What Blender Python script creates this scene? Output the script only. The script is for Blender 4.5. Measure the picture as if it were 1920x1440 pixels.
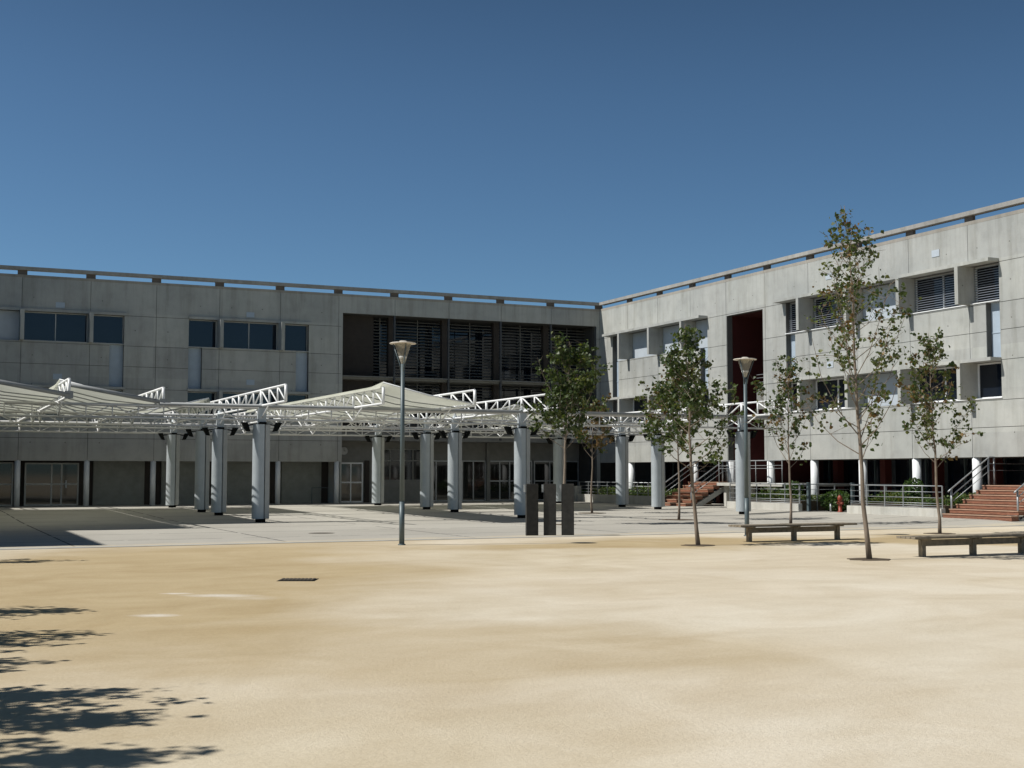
import bpy, math, random
from mathutils import Vector, Matrix
S = bpy.context.scene
for o in list(bpy.data.objects): bpy.data.objects.remove(o)

# ------------------------------------------------------------------ camera
# world axes: +X runs right along the shaded wing, +Y runs away from the courtyard, corner of the L at 0,0
CAM = Vector((-34.94, -63.64, 1.65)); YAW = math.radians(24.857); PITCH = 0.068778
cam_d = bpy.data.cameras.new('camera'); cam = bpy.data.objects.new('camera', cam_d); S.collection.objects.link(cam)
cam.location = CAM; cam.rotation_euler = (math.pi/2 + PITCH, 0, -YAW)
cam_d.sensor_width = 36.0; cam_d.lens = 36.0*2422.05/1920; cam_d.clip_end = 2000; cam_d.clip_start = .05
# facade frame check: the world X axis lies YAW to the right-of-view plane
cam.rotation_euler = (math.pi/2 + PITCH, 0, YAW*-1)
S.camera = cam

# ------------------------------------------------------------------ light
SUN_EL = math.radians(47.0); HD = math.radians(-12.5)           # HD = heading in which shadows fall
SUNV = Vector((-math.cos(HD)*math.cos(SUN_EL), -math.sin(HD)*math.cos(SUN_EL), math.sin(SUN_EL)))
w = bpy.data.worlds.new("World"); S.world = w; w.use_nodes = True
nt = w.node_tree; nt.nodes.clear()
sky = nt.nodes.new('ShaderNodeTexSky'); sky.sky_type = 'NISHITA'; sky.sun_disc = False
sky.sun_elevation = SUN_EL; sky.sun_rotation = math.atan2(SUNV.x, SUNV.y)
sky.altitude = 300; sky.air_density = 0.7; sky.dust_density = 0.5; sky.ozone_density = 4.0
bg = nt.nodes.new('ShaderNodeBackground'); bg.inputs[1].default_value = 0.083
wo = nt.nodes.new('ShaderNodeOutputWorld')
tint = nt.nodes.new('ShaderNodeMix'); tint.data_type = 'RGBA'; tint.blend_type = 'MULTIPLY'; tint.inputs[0].default_value = 1
tint.inputs[7].default_value = (.84, 1.04, 1.04, 1); nt.links.new(sky.outputs[0], tint.inputs[6]); 
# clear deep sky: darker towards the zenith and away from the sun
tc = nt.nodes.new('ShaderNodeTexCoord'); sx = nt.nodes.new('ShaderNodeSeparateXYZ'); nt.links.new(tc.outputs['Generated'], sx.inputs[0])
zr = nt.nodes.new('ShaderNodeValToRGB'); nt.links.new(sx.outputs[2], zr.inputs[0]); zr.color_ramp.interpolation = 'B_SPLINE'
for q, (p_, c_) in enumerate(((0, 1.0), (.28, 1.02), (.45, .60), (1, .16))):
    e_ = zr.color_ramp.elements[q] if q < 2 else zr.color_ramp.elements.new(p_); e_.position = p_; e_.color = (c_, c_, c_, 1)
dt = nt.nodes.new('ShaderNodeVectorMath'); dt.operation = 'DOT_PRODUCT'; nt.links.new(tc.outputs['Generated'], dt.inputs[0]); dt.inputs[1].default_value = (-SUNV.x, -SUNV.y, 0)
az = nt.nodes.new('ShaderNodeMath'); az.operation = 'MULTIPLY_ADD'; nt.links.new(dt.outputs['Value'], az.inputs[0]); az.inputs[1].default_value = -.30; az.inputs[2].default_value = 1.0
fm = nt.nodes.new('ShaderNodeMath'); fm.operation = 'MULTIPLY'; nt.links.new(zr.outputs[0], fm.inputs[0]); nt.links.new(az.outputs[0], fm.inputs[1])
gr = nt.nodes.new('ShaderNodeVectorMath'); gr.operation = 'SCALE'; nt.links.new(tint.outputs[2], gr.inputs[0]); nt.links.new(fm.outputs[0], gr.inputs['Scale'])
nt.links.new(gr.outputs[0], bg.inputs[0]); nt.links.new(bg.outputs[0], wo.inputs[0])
sd = bpy.data.lights.new('sun', 'SUN'); sd.energy = 4.9; sd.angle = math.radians(0.53); sd.color = (1.0, .965, .91)
sun = bpy.data.objects.new('sun', sd); S.collection.objects.link(sun)
sun.rotation_euler = SUNV.to_track_quat('Z', 'Y').to_euler(); sun.location = (-60, 10, 60)
S.view_settings.view_transform = 'Standard'; S.view_settings.look = 'None'; S.view_settings.gamma = 1
S.view_settings.exposure = 0.0
S.render.engine = 'CYCLES'; S.render.filter_size = 1.9; S.cycles.max_bounces = 7; S.cycles.transparent_max_bounces = 12

# ------------------------------------------------------------------ materials
def pix_ground(px, py):
    f = 2422.05; a = (px-960)/f; b = -(py-720)/f; c_, s_ = math.cos(PITCH), math.sin(PITCH)
    r = Vector((a, c_-b*s_, s_+b*c_)); t = -CAM.z/r.z; X, Y = r.x*t, r.y*t
    return CAM.x+X*math.cos(YAW)+Y*math.sin(YAW), CAM.y-X*math.sin(YAW)+Y*math.cos(YAW)
def newmat(name):
    m = bpy.data.materials.new(name); m.use_nodes = True
    return m, m.node_tree, m.node_tree.nodes['Principled BSDF']
def N(t, typ, **kw):
    n = t.nodes.new(typ)
    for k, v in kw.items(): setattr(n, k, v)
    return n
def ramp(t, fac, stops):
    r = N(t, 'ShaderNodeValToRGB'); t.links.new(fac, r.inputs[0])
    e = r.color_ramp.elements
    while len(e) < len(stops): e.new(.5)
    for q, (p, c) in zip(e, stops):
        q.position = p; q.color = (*c, 1) if len(c) == 3 else c
    return r.outputs[0]
def coords(t, scale=(1, 1, 1)):
    g = N(t, 'ShaderNodeNewGeometry'); m = N(t, 'ShaderNodeMapping'); m.inputs['Scale'].default_value = scale
    t.links.new(g.outputs['Position'], m.inputs[0]); return m.outputs[0]
def noise(t, vec, scale, detail=5, rough=.55, dist=0):
    n = N(t, 'ShaderNodeTexNoise'); n.inputs['Scale'].default_value = scale; n.inputs['Detail'].default_value = detail
    n.inputs['Roughness'].default_value = rough; n.inputs['Distortion'].default_value = dist
    t.links.new(vec, n.inputs['Vector']); return n.outputs['Fac']
def mul(t, a, b, fac=1.0, mode='MULTIPLY'):
    m = N(t, 'ShaderNodeMix', data_type='RGBA', blend_type=mode); m.inputs[0].default_value = fac
    for s, i in ((a, 6), (b, 7)):
        if isinstance(s, tuple): m.inputs[i].default_value = (*s, 1)
        else: t.links.new(s, m.inputs[i])
    return m.outputs[2]
def mth(t, op, a, b=None, c=None):
    m = N(t, 'ShaderNodeMath', operation=op)
    for i, s in enumerate((a, b, c)):
        if s is None: continue
        if isinstance(s, (int, float)): m.inputs[i].default_value = s
        else: t.links.new(s, m.inputs[i])
    return m.outputs[0]
def plain(name, col, rough=.6, metal=0, vary=.12, scale=3, spec=.5):
    m, t, b = newmat(name)
    c = noise(t, coords(t), scale, 6)
    lo = tuple(x*(1-vary) for x in col); hi = tuple(min(1, x*(1+vary)) for x in col)
    t.links.new(ramp(t, c, [(.3, lo), (.7, hi)]), b.inputs['Base Color'])
    b.inputs['Roughness'].default_value = rough; b.inputs['Metallic'].default_value = metal
    b.inputs['Specular IOR Level'].default_value = spec
    return m
def concrete(name, base, tie=True):
    m, t, b = newmat(name)
    v = coords(t)
    big = noise(t, v, .35, 4); mid = noise(t, v, 1.9, 6, .65); fine = noise(t, v, 28, 4, .7)
    streak = noise(t, coords(t, (1.4, 1.4, .16)), 1.6, 5, .65)
    col = ramp(t, mid, [(.28, tuple(x*.88 for x in base)), (.5, base), (.74, tuple(min(1, x*1.06) for x in base))])
    col = mul(t, col, ramp(t, big, [(.3, (.80, .81, .81)), (.7, (1.05, 1.04, 1.02))]))
    col = mul(t, col, ramp(t, streak, [(.32, (.76, .75, .72)), (.52, (1, 1, 1))]), .75)
    col = mul(t, col, ramp(t, fine, [(.25, (.90, .90, .90)), (.6, (1.02, 1.02, 1.02))]), .6)
    rs = noise(t, coords(t, (5, 5, .10)), 1.0, 5, .7); spz = N(t, 'ShaderNodeSeparateXYZ'); t.links.new(v, spz.inputs[0])
    zt_ = ramp(t, mth(t, 'DIVIDE', spz.outputs[2], 11.0), [(.52, (0, 0, 0)), (.56, (.0, .0, .0)), (.83, (.15, .15, .15)), (.985, (1, 1, 1))])
    sm_ = mul(t, ramp(t, rs, [(.50, (0, 0, 0)), (.70, (.34, .34, .34))]), zt_)
    mr_ = N(t, 'ShaderNodeMix', data_type='RGBA'); t.links.new(sm_, mr_.inputs[0]); t.links.new(col, mr_.inputs[6]); mr_.inputs[7].default_value = (.19, .185, .165, 1); col = mr_.outputs[2]
    # tone of each formwork panel (module 3.05-3.1 m by lift heights)
    sp = N(t, 'ShaderNodeSeparateXYZ'); t.links.new(v, sp.inputs[0])
    cx = mth(t, 'FLOOR', mth(t, 'DIVIDE', mth(t, 'ADD', sp.outputs[0], .12), 3.054))
    cy = mth(t, 'FLOOR', mth(t, 'DIVIDE', mth(t, 'ADD', sp.outputs[1], .12), 3.115))
    cz = mth(t, 'FLOOR', mth(t, 'DIVIDE', sp.outputs[2], 1.55))
    cb = N(t, 'ShaderNodeCombineXYZ')
    for i, s in enumerate((cx, cy, cz)): t.links.new(s, cb.inputs[i])
    wn = N(t, 'ShaderNodeTexWhiteNoise'); t.links.new(cb.outputs[0], wn.inputs[0])
    col = mul(t, col, ramp(t, wn.outputs[0], [(0, (.90, .90, .91)), (1, (1.05, 1.05, 1.04))]))
    if tie:
        a = mth(t, 'ADD', sp.outputs[0], sp.outputs[1])
        fx = mth(t, 'SUBTRACT', mth(t, 'FRACT', mth(t, 'DIVIDE', a, 1.54)), .5)
        fz = mth(t, 'SUBTRACT', mth(t, 'FRACT', mth(t, 'DIVIDE', mth(t, 'ADD', sp.outputs[2], .3), 1.35)), .5)
        d = mth(t, 'SQRT', mth(t, 'ADD', mth(t, 'POWER', mth(t, 'MULTIPLY', fx, 1.54), 2), mth(t, 'POWER', mth(t, 'MULTIPLY', fz, 1.35), 2)))
        msk = mth(t, 'MULTIPLY', mth(t, 'LESS_THAN', d, .028), mth(t, 'GREATER_THAN', noise(t, v, .8, 2), .47))
        mx = N(t, 'ShaderNodeMix', data_type='RGBA'); t.links.new(msk, mx.inputs[0]); t.links.new(col, mx.inputs[6]); mx.inputs[7].default_value = (.17, .17, .155, 1)
        col = mx.outputs[2]
    t.links.new(col, b.inputs['Base Color']); b.inputs['Roughness'].default_value = .85; b.inputs['Specular IOR Level'].default_value = .25
    bp = N(t, 'ShaderNodeBump'); bp.inputs['Strength'].default_value = .25; bp.inputs['Distance'].default_value = .02
    t.links.new(fine, bp.inputs['Height']); t.links.new(bp.outputs[0], b.inputs['Normal'])
    return m
def glass_dark(name, col, rough=.04):
    m, t, b = newmat(name)
    b.inputs['Base Color'].default_value = (*col, 1); b.inputs['Roughness'].default_value = rough
    b.inputs['Specular IOR Level'].default_value = .6; b.inputs['IOR'].default_value = 1.5
    bp = N(t, 'ShaderNodeBump'); bp.inputs['Strength'].default_value = .05; t.links.new(noise(t, coords(t), .8, 2), bp.inputs['Height'])
    t.links.new(bp.outputs[0], b.inputs['Normal']); return m
M = {}
M['concrete'] = concrete('board_marked_concrete', (.42, .427, .405))
M['rail_concrete'] = concrete('parapet_concrete', (.36, .35, .33), False)
M['coping'] = concrete('weathered_wall_top', (.36, .335, .295), False)
M['parapet_post'] = plain('dark_brown_grey_post', (.13, .11, .095), .9, 0, .15)  # dark brown-grey post colour, darker than the parapet rail
M['groove'] = plain('dark_joint_concrete', (.10, .10, .095), .95)  # dark concrete backing that shows in the panel joints
M['kerb_concrete'] = concrete('low_wall_concrete', (.52, .51, .47), False)
M['white_paint'] = plain('white_paint', (.78, .79, .79), .45, 0, .05)
M['truss_paint'] = plain('truss_white_paint', (.82, .83, .82), .4, 0, .05)
M['beam_paint'] = plain('dusty_white_beam_paint', (.62, .62, .60), .55, 0, .08)
M['pilotis'] = plain('painted_pilotis', (.74, .76, .76), .55, 0, .06)
M['shutter_blue'] = plain('pale_blue_panel', (.43, .475, .515), .5, 0, .06)
M['door_panel'] = plain('blue_grey_door_panel', (.36, .43, .50), .5, 0, .06)
M['slat'] = plain('blue_grey_slat', (.19, .21, .24), .6, 0, .05)
M['glass'] = glass_dark('dark_window_glass', (.008, .012, .02))
M['glass_g'] = glass_dark('entrance_glass', (.012, .014, .013))
M['red_wall'] = plain('dark_red_render', (.055, .007, .006), .7, 0, .15)
M['red_col'] = plain('red_painted_column', (.085, .012, .009), .6)
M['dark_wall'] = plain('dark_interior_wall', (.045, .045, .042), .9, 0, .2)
M['grey_wall'] = plain('grey_render', (.19, .19, .175), .85, 0, .12)
M['brown_wall'] = plain('brown_timber_panel', (.034, .027, .022), .8, 0, .15)
M['louver'] = plain('grey_louver_slat', (.12, .12, .11), .7, 0, .15)
M['roller'] = plain('roller_shutter_grey', (.25, .26, .235), .8, 0, .12)
M['steel'] = plain('galvanised_steel', (.34, .36, .37), .42, .5, .12)
M['dull_steel'] = plain('dull_grey_steel', (.27, .285, .29), .6, .1, .1)
M['lamp_steel'] = plain('grey_blue_pole_paint', (.085, .115, .125), .45, .1, .12)
M['post_dark'] = plain('dark_steel_paint', (.045, .05, .055), .5)
M['cladding'] = plain('brushed_column_cladding', (.40, .44, .46), .45, .1, .07)
M['flat_shell'] = plain('grey_flat_cladding', (.37, .38, .37), .5, .1, .07)
M['black'] = plain('black_housing', (.008, .009, .008), .8, 0, .1, 3, .1)
M['stele'] = plain('dark_slate', (.028, .027, .024), .75, 0, .35, 9)
M['wood_grey'] = plain('weathered_bench_timber', (.215, .18, .13), .85, 0, .25, 12)
M['soil'] = plain('dark_soil', (.09, .065, .04), .95, 0, .4, 20)
M['iron'] = plain('rusty_iron', (.10, .085, .065), .8, .2, .3, 20)
M['hydrant'] = plain('red_hydrant_paint', (.24, .04, .018), .5)
M['chalk'] = plain('white_chalk', (.78, .76, .72), .95)
M['frame_grey'] = plain('grey_door_frame', (.40, .41, .39), .5, 0, .06)
M['clock_face'] = plain('clock_face', (.45, .45, .43), .5)
def wood():
    m, t, b = newmat('red_brown_decking')
    n1 = noise(t, coords(t, (1, 1, 8)), 5, 6); n2 = noise(t, coords(t, (4, .6, 4)), 9, 4)
    c = ramp(t, n1, [(.3, (.17, .070, .040)), (.7, (.27, .115, .066))])
    t.links.new(mul(t, c, ramp(t, n2, [(.3, (.75, .75, .75)), (.7, (1.1, 1.1, 1.1))])), b.inputs['Base Color'])
    b.inputs['Roughness'].default_value = .7; return m
M['wood'] = wood()
def sand():
    m, t, b = newmat('compacted_sand')
    v = coords(t)
    big = noise(t, v, .085, 5, .6, .6); mid = noise(t, v, .5, 6, .62, .8); fine = noise(t, v, 30, 5, .75); st = noise(t, coords(t, (.22, 1.5, 1)), .55, 6, .6, .5)
    dn = N(t, 'ShaderNodeTexNoise'); dn.inputs['Scale'].default_value = .22; dn.inputs['Detail'].default_value = 5; t.links.new(v, dn.inputs['Vector'])
    dv = N(t, 'ShaderNodeVectorMath', operation='MULTIPLY_ADD'); t.links.new(dn.outputs['Color'], dv.inputs[0]); dv.inputs[1].default_value = (7, 7, 0); t.links.new(v, dv.inputs[2])
    def blob(px, py, rx, ry):
        cx_, cy_ = pix_ground(px, py); sb = N(t, 'ShaderNodeVectorMath', operation='SUBTRACT'); t.links.new(dv.outputs[0], sb.inputs[0]); sb.inputs[1].default_value = (cx_+3.5, cy_+3.5, 0)
        mp_ = N(t, 'ShaderNodeMapping'); mp_.vector_type = 'TEXTURE'; mp_.inputs['Rotation'].default_value = (0, 0, -YAW); mp_.inputs['Scale'].default_value = (rx, ry, 1)
        t.links.new(sb.outputs[0], mp_.inputs[0]); ln = N(t, 'ShaderNodeVectorMath', operation='LENGTH'); t.links.new(mp_.outputs[0], ln.inputs[0])
        return ramp(t, ln.outputs['Value'], [(.55, (1, 1, 1)), (1.0, (0, 0, 0))])
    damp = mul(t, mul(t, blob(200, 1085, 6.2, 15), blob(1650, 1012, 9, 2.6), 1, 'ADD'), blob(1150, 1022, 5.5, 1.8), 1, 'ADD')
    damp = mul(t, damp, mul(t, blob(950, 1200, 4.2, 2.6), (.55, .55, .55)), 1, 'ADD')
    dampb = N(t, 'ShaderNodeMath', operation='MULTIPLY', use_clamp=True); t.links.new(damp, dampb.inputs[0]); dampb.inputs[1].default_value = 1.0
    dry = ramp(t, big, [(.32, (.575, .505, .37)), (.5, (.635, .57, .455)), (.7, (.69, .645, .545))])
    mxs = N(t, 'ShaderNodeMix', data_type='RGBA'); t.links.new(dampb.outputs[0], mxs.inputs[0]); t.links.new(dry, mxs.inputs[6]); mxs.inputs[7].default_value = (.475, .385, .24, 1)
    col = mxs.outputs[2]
    fn = N(t, 'ShaderNodeTexNoise'); fn.inputs['Scale'].default_value = 3; fn.inputs['Detail'].default_value = 4; t.links.new(v, fn.inputs['Vector'])
    fv = N(t, 'ShaderNodeVectorMath', operation='MULTIPLY_ADD'); t.links.new(fn.outputs['Color'], fv.inputs[0]); fv.inputs[1].default_value = (.3, .3, 0); t.links.new(v, fv.inputs[2])
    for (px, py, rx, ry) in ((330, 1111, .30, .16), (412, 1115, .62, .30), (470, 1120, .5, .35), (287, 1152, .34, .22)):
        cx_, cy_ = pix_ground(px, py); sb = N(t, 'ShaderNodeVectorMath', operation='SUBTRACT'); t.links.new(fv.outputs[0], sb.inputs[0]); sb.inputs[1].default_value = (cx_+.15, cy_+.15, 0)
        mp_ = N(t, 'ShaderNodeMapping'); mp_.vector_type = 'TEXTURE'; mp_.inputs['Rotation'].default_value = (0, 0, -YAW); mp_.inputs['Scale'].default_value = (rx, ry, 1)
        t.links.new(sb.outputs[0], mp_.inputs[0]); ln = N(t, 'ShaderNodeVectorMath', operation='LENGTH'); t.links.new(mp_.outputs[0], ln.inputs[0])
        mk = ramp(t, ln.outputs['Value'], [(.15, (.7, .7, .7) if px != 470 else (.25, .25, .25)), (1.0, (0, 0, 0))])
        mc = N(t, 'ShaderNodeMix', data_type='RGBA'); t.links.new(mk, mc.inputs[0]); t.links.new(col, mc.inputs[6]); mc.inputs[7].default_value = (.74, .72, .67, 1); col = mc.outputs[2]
    col = mul(t, col, ramp(t, mid, [(.3, (.86, .82, .75)), (.62, (1.05, 1.05, 1.05))]), .8)
    col = mul(t, col, ramp(t, st, [(.34, (.92, .89, .84)), (.58, (1.03, 1.03, 1.03))]), .6)
    col = mul(t, col, ramp(t, fine, [(.25, (.84, .82, .79)), (.62, (1.05, 1.05, 1.05))]), .7)
    # wheel and broom marks: thin arcs
    wv = N(t, 'ShaderNodeTexWave', wave_type='RINGS', rings_direction='Z'); wv.inputs['Scale'].default_value = .22; wv.inputs['Distortion'].default_value = 6
    wv.inputs['Detail'].default_value = 5; wv.inputs['Detail Scale'].default_value = 1.2
    mp = N(t, 'ShaderNodeMapping'); mp.inputs['Location'].default_value = (18, 70, 0); t.links.new(v, mp.inputs[0]); t.links.new(mp.outputs[0], wv.inputs[0])
    col = mul(t, col, ramp(t, wv.outputs['Fac'], [(.0, (.95, .93, .90)), (.25, (1, 1, 1))]), .35)
    t.links.new(col, b.inputs['Base Color']); b.inputs['Roughness'].default_value = .95; b.inputs['Specular IOR Level'].default_value = .1
    bp = N(t, 'ShaderNodeBump'); bp.inputs['Strength'].default_value = .5; bp.inputs['Distance'].default_value = .015
    t.links.new(fine, bp.inputs['Height']); t.links.new(bp.outputs[0], b.inputs['Normal'])
    return m
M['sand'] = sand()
def paving():
    m, t, b = newmat('pale_concrete_paving')
    v = coords(t)
    big = noise(t, v, .25, 5, .6); fine = noise(t, v, 25, 4, .7)
    col = ramp(t, big, [(.3, (.385, .365, .32)), (.7, (.475, .455, .40))])
    col = mul(t, col, ramp(t, fine, [(.25, (.84, .84, .84)), (.62, (1.06, 1.06, 1.06))]), .8)
    sp = N(t, 'ShaderNodeSeparateXYZ'); t.links.new(v, sp.inputs[0])
    wob = mth(t, 'MULTIPLY', mth(t, 'SUBTRACT', noise(t, v, 2.5, 3), .5), .06)
    fx = mth(t, 'ABSOLUTE', mth(t, 'SUBTRACT', mth(t, 'FRACT', mth(t, 'DIVIDE', mth(t, 'ADD', sp.outputs[0], wob), 4.86)), .5))
    fy = mth(t, 'ABSOLUTE', mth(t, 'SUBTRACT', mth(t, 'FRACT', mth(t, 'DIVIDE', mth(t, 'ADD', sp.outputs[1], wob), 3.24)), .5))
    lx = mth(t, 'LESS_THAN', fx, .006); ly = mth(t, 'LESS_THAN', fy, .012)
    msk = mth(t, 'MULTIPLY', mth(t, 'MAXIMUM', lx, ly), mth(t, 'GREATER_THAN', noise(t, v, .7, 3), .42))
    mx = N(t, 'ShaderNodeMix', data_type='RGBA'); t.links.new(msk, mx.inputs[0]); t.links.new(col, mx.inputs[6]); mx.inputs[7].default_value = (.10, .10, .095, 1)
    # sand trodden over the edge of the paving
    ed = mth(t, 'ADD', mth(t, 'MULTIPLY', mth(t, 'ADD', sp.outputs[1], 33.3), .9), mth(t, 'MULTIPLY', mth(t, 'SUBTRACT', noise(t, v, .9, 6, .7), .5), 2.6))
    es = ramp(t, ed, [(.0, (.85, .85, .85)), (.9, (0, 0, 0))])
    me_ = N(t, 'ShaderNodeMix', data_type='RGBA'); t.links.new(es, me_.inputs[0]); t.links.new(mx.outputs[2], me_.inputs[6]); me_.inputs[7].default_value = (.56, .49, .36, 1); mx = me_
    t.links.new(mx.outputs[2], b.inputs['Base Color']); b.inputs['Roughness'].default_value = .88; b.inputs['Specular IOR Level'].default_value = .2
    return m
M['paving'] = paving()
def membrane():
    m, t, b = newmat('translucent_membrane')
    v = coords(t)
    c = ramp(t, noise(t, v, .7, 5), [(.3, (.60, .615, .52)), (.7, (.72, .73, .64))])
    df = N(t, 'ShaderNodeBsdfDiffuse'); tr = N(t, 'ShaderNodeBsdfTranslucent'); mx = N(t, 'ShaderNodeMixShader')
    t.links.new(c, df.inputs[0]); t.links.new(c, tr.inputs[0]); mx.inputs[0].default_value = .48
    t.links.new(df.outputs[0], mx.inputs[1]); t.links.new(tr.outputs[0], mx.inputs[2])
    t.links.new(mx.outputs[0], t.nodes['Material Output'].inputs[0]); return m
M['membrane'] = membrane()
def leaf(name, c1, c2):
    m, t, b = newmat(name)
    g = N(t, 'ShaderNodeNewGeometry')
    c = ramp(t, g.outputs['Random Per Island'], [(0, c1), (1, c2)])
    df = N(t, 'ShaderNodeBsdfPrincipled'); df.inputs['Roughness'].default_value = .5; tr = N(t, 'ShaderNodeBsdfTranslucent'); mx = N(t, 'ShaderNodeMixShader')
    t.links.new(c, df.inputs['Base Color']); t.links.new(mul(t, c, (1.5, 1.6, .7)), tr.inputs[0]); mx.inputs[0].default_value = .3
    t.links.new(df.outputs[0], mx.inputs[1]); t.links.new(tr.outputs[0], mx.inputs[2])
    t.links.new(mx.outputs[0], t.nodes['Material Output'].inputs[0]); return m
M['leaf_dark'] = leaf('dark_leaf', (.030, .055, .016), (.075, .105, .028))
M['leaf_mid'] = leaf('olive_leaf', (.055, .075, .020), (.13, .145, .035))
M['leaf_brown'] = leaf('browning_leaf', (.10, .055, .02), (.20, .13, .045))
M['hedge'] = leaf('hedge_leaf', (.035, .075, .018), (.10, .17, .045))
def bark():
    m, t, b = newmat('bark')
    t.links.new(ramp(t, noise(t, coords(t, (1, 1, .3)), 14, 6, .7), [(.3, (.12, .095, .07)), (.7, (.27, .215, .165))]), b.inputs['Base Color'])
    b.inputs['Roughness'].default_value = .9; return m
M['bark'] = bark()
def lampshade():
    m, t, b = newmat('cloudy_lamp_plastic')
    b.inputs['Base Color'].default_value = (.36, .34, .29, 1); b.inputs['Roughness'].default_value = .35
    tr = N(t, 'ShaderNodeBsdfTransparent'); mx = N(t, 'ShaderNodeMixShader'); mx.inputs[0].default_value = .45; tr.inputs[0].default_value = (.85, .85, .8, 1)
    t.links.new(tr.outputs[0], mx.inputs[1]); t.links.new(b.outputs[0], mx.inputs[2]); t.links.new(mx.outputs[0], t.nodes['Material Output'].inputs[0]); return m
M['shade'] = lampshade()

# ------------------------------------------------------------------ mesh helpers
ORG = {}
def tag(o, label=None, cat=None, group=None, kind=None):
    if label: o['label'] = label
    if cat: o['category'] = cat
    if group: o['group'] = group
    if kind: o['kind'] = kind
    return o
def thing(name, loc, label, cat, group=None, rz=0):
    o = bpy.data.objects.new(name, None); S.collection.objects.link(o); o.location = loc; o.rotation_euler = (0, 0, rz)
    o.empty_display_size = .3; ORG[o.name] = Vector(loc)
    return tag(o, label, cat, group)
class MB:
    def __init__(s): s.v = []; s.f = []; s.mi = []; s.cur = 0; s.sm = []; s.smooth = False
    def face(s, idx): s.f.append(idx); s.mi.append(s.cur); s.sm.append(s.smooth)
    def box(s, x0, x1, y0, y1, z0, z1):
        if x0 > x1: x0, x1 = x1, x0
        if y0 > y1: y0, y1 = y1, y0
        if z0 > z1: z0, z1 = z1, z0
        n = len(s.v)
        s.v += [(x0, y0, z0), (x1, y0, z0), (x1, y1, z0), (x0, y1, z0), (x0, y0, z1), (x1, y0, z1), (x1, y1, z1), (x0, y1, z1)]
        for q in ((0, 3, 2, 1), (4, 5, 6, 7), (0, 1, 5, 4), (1, 2, 6, 5), (2, 3, 7, 6), (3, 0, 4, 7)): s.face([n+i for i in q])
        return s
    def hexa(s, pts):
        n = len(s.v); s.v += [tuple(p) for p in pts]
        for q in ((0, 3, 2, 1), (4, 5, 6, 7), (0, 1, 5, 4), (1, 2, 6, 5), (2, 3, 7, 6), (3, 0, 4, 7)): s.face([n+i for i in q])
        return s
    def tube(s, pts, r, n=8, cap=True):
        pts = [Vector(p) for p in pts]; rs = r if isinstance(r, (list, tuple)) else [r]*len(pts)
        base = len(s.v); up = None
        for i, p in enumerate(pts):
            d = (pts[min(i+1, len(pts)-1)] - pts[max(i-1, 0)]).normalized()
            if up is None:
                up = Vector((0, 0, 1)) if abs(d.z) < .9 else Vector((1, 0, 0))
            a = d.cross(up)
            a = a.normalized() if a.length > 1e-6 else Vector((1, 0, 0))
            b = a.cross(d).normalized(); up = b
            for k in range(n):
                t = 2*math.pi*k/n + (math.pi/4 if n == 4 else 0)
                s.v.append(tuple(p + (a*math.cos(t) + b*math.sin(t))*rs[i]))
        sm = s.smooth; s.smooth = n > 5
        for i in range(len(pts)-1):
            for k in range(n):
                s.face([base+i*n+k, base+i*n+(k+1) % n, base+(i+1)*n+(k+1) % n, base+(i+1)*n+k])
        s.smooth = False
        if cap:
            s.face([base+k for k in range(n)][::-1]); s.face([base+(len(pts)-1)*n+k for k in range(n)])
        s.smooth = sm
        return s
    def lathe(s, c, prof, n=20, cap=True):
        base = len(s.v)
        for (r, z) in prof:
            for k in range(n):
                t = 2*math.pi*k/n; s.v.append((c[0]+r*math.cos(t), c[1]+r*math.sin(t), c[2]+z))
        s.smooth = True
        for i in range(len(prof)-1):
            for k in range(n):
                s.face([base+i*n+k, base+i*n+(k+1) % n, base+(i+1)*n+(k+1) % n, base+(i+1)*n+k])
        s.smooth = False
        if cap:
            s.face([base+k for k in range(n)][::-1]); s.face([base+(len(prof)-1)*n+k for k in range(n)])
        return s
    def prism(s, poly, z0, z1):
        n = len(poly); b = len(s.v)
        s.v += [(x, y, z0) for x, y in poly] + [(x, y, z1) for x, y in poly]
        s.face([b+i for i in range(n)][::-1]); s.face([b+n+i for i in range(n)])
        for i in range(n): s.face([b+i, b+(i+1) % n, b+n+(i+1) % n, b+n+i])
        return s
    def quad(s, *p):
        b = len(s.v); s.v += [tuple(q) for q in p]; s.face([b+i for i in range(len(p))]); return s
    def build(s, name, mats, parent=None, loc=None, bevel=0):
        if not isinstance(mats, (list, tuple)): mats = [mats]
        org = ORG.get(parent.name, Vector((0, 0, 0))) if parent else Vector(loc if loc else (0, 0, 0))
        me = bpy.data.meshes.new(name)
        me.from_pydata([(x-org[0], y-org[1], z-org[2]) for x, y, z in s.v], [], s.f)
        for m in mats: me.materials.append(m)
        me.polygons.foreach_set('material_index', s.mi); me.polygons.foreach_set('use_smooth', s.sm); me.update()
        o = bpy.data.objects.new(name, me); S.collection.objects.link(o)
        if parent: o.parent = parent
        else: o.location = org
        ORG[o.name] = org
        if bevel:
            bm = o.modifiers.new('bevel', 'BEVEL'); bm.width = bevel; bm.segments = 2; bm.limit_method = 'ANGLE'
        return o
def dup(root, loc, label=None, rz=None):
    r = root.copy(); S.collection.objects.link(r); r.location = loc
    if rz is not None: r.rotation_euler = (0, 0, rz)
    if label: r['label'] = label
    for ch in list(root.children):
        c = ch.copy(); S.collection.objects.link(c); c.parent = r
        for g in list(ch.children):
            d = g.copy(); S.collection.objects.link(d); d.parent = c
    return r
def copy_part(part, parent, off):
    c = part.copy(); S.collection.objects.link(c); c.parent = parent; c.location = Vector(part.location) + Vector(off)
    for g in list(part.children):
        d = g.copy(); S.collection.objects.link(d); d.parent = c
    return c
def struct(name, mb, m, **kw): return tag(mb.build(name, m, **kw), kind='structure')

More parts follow.
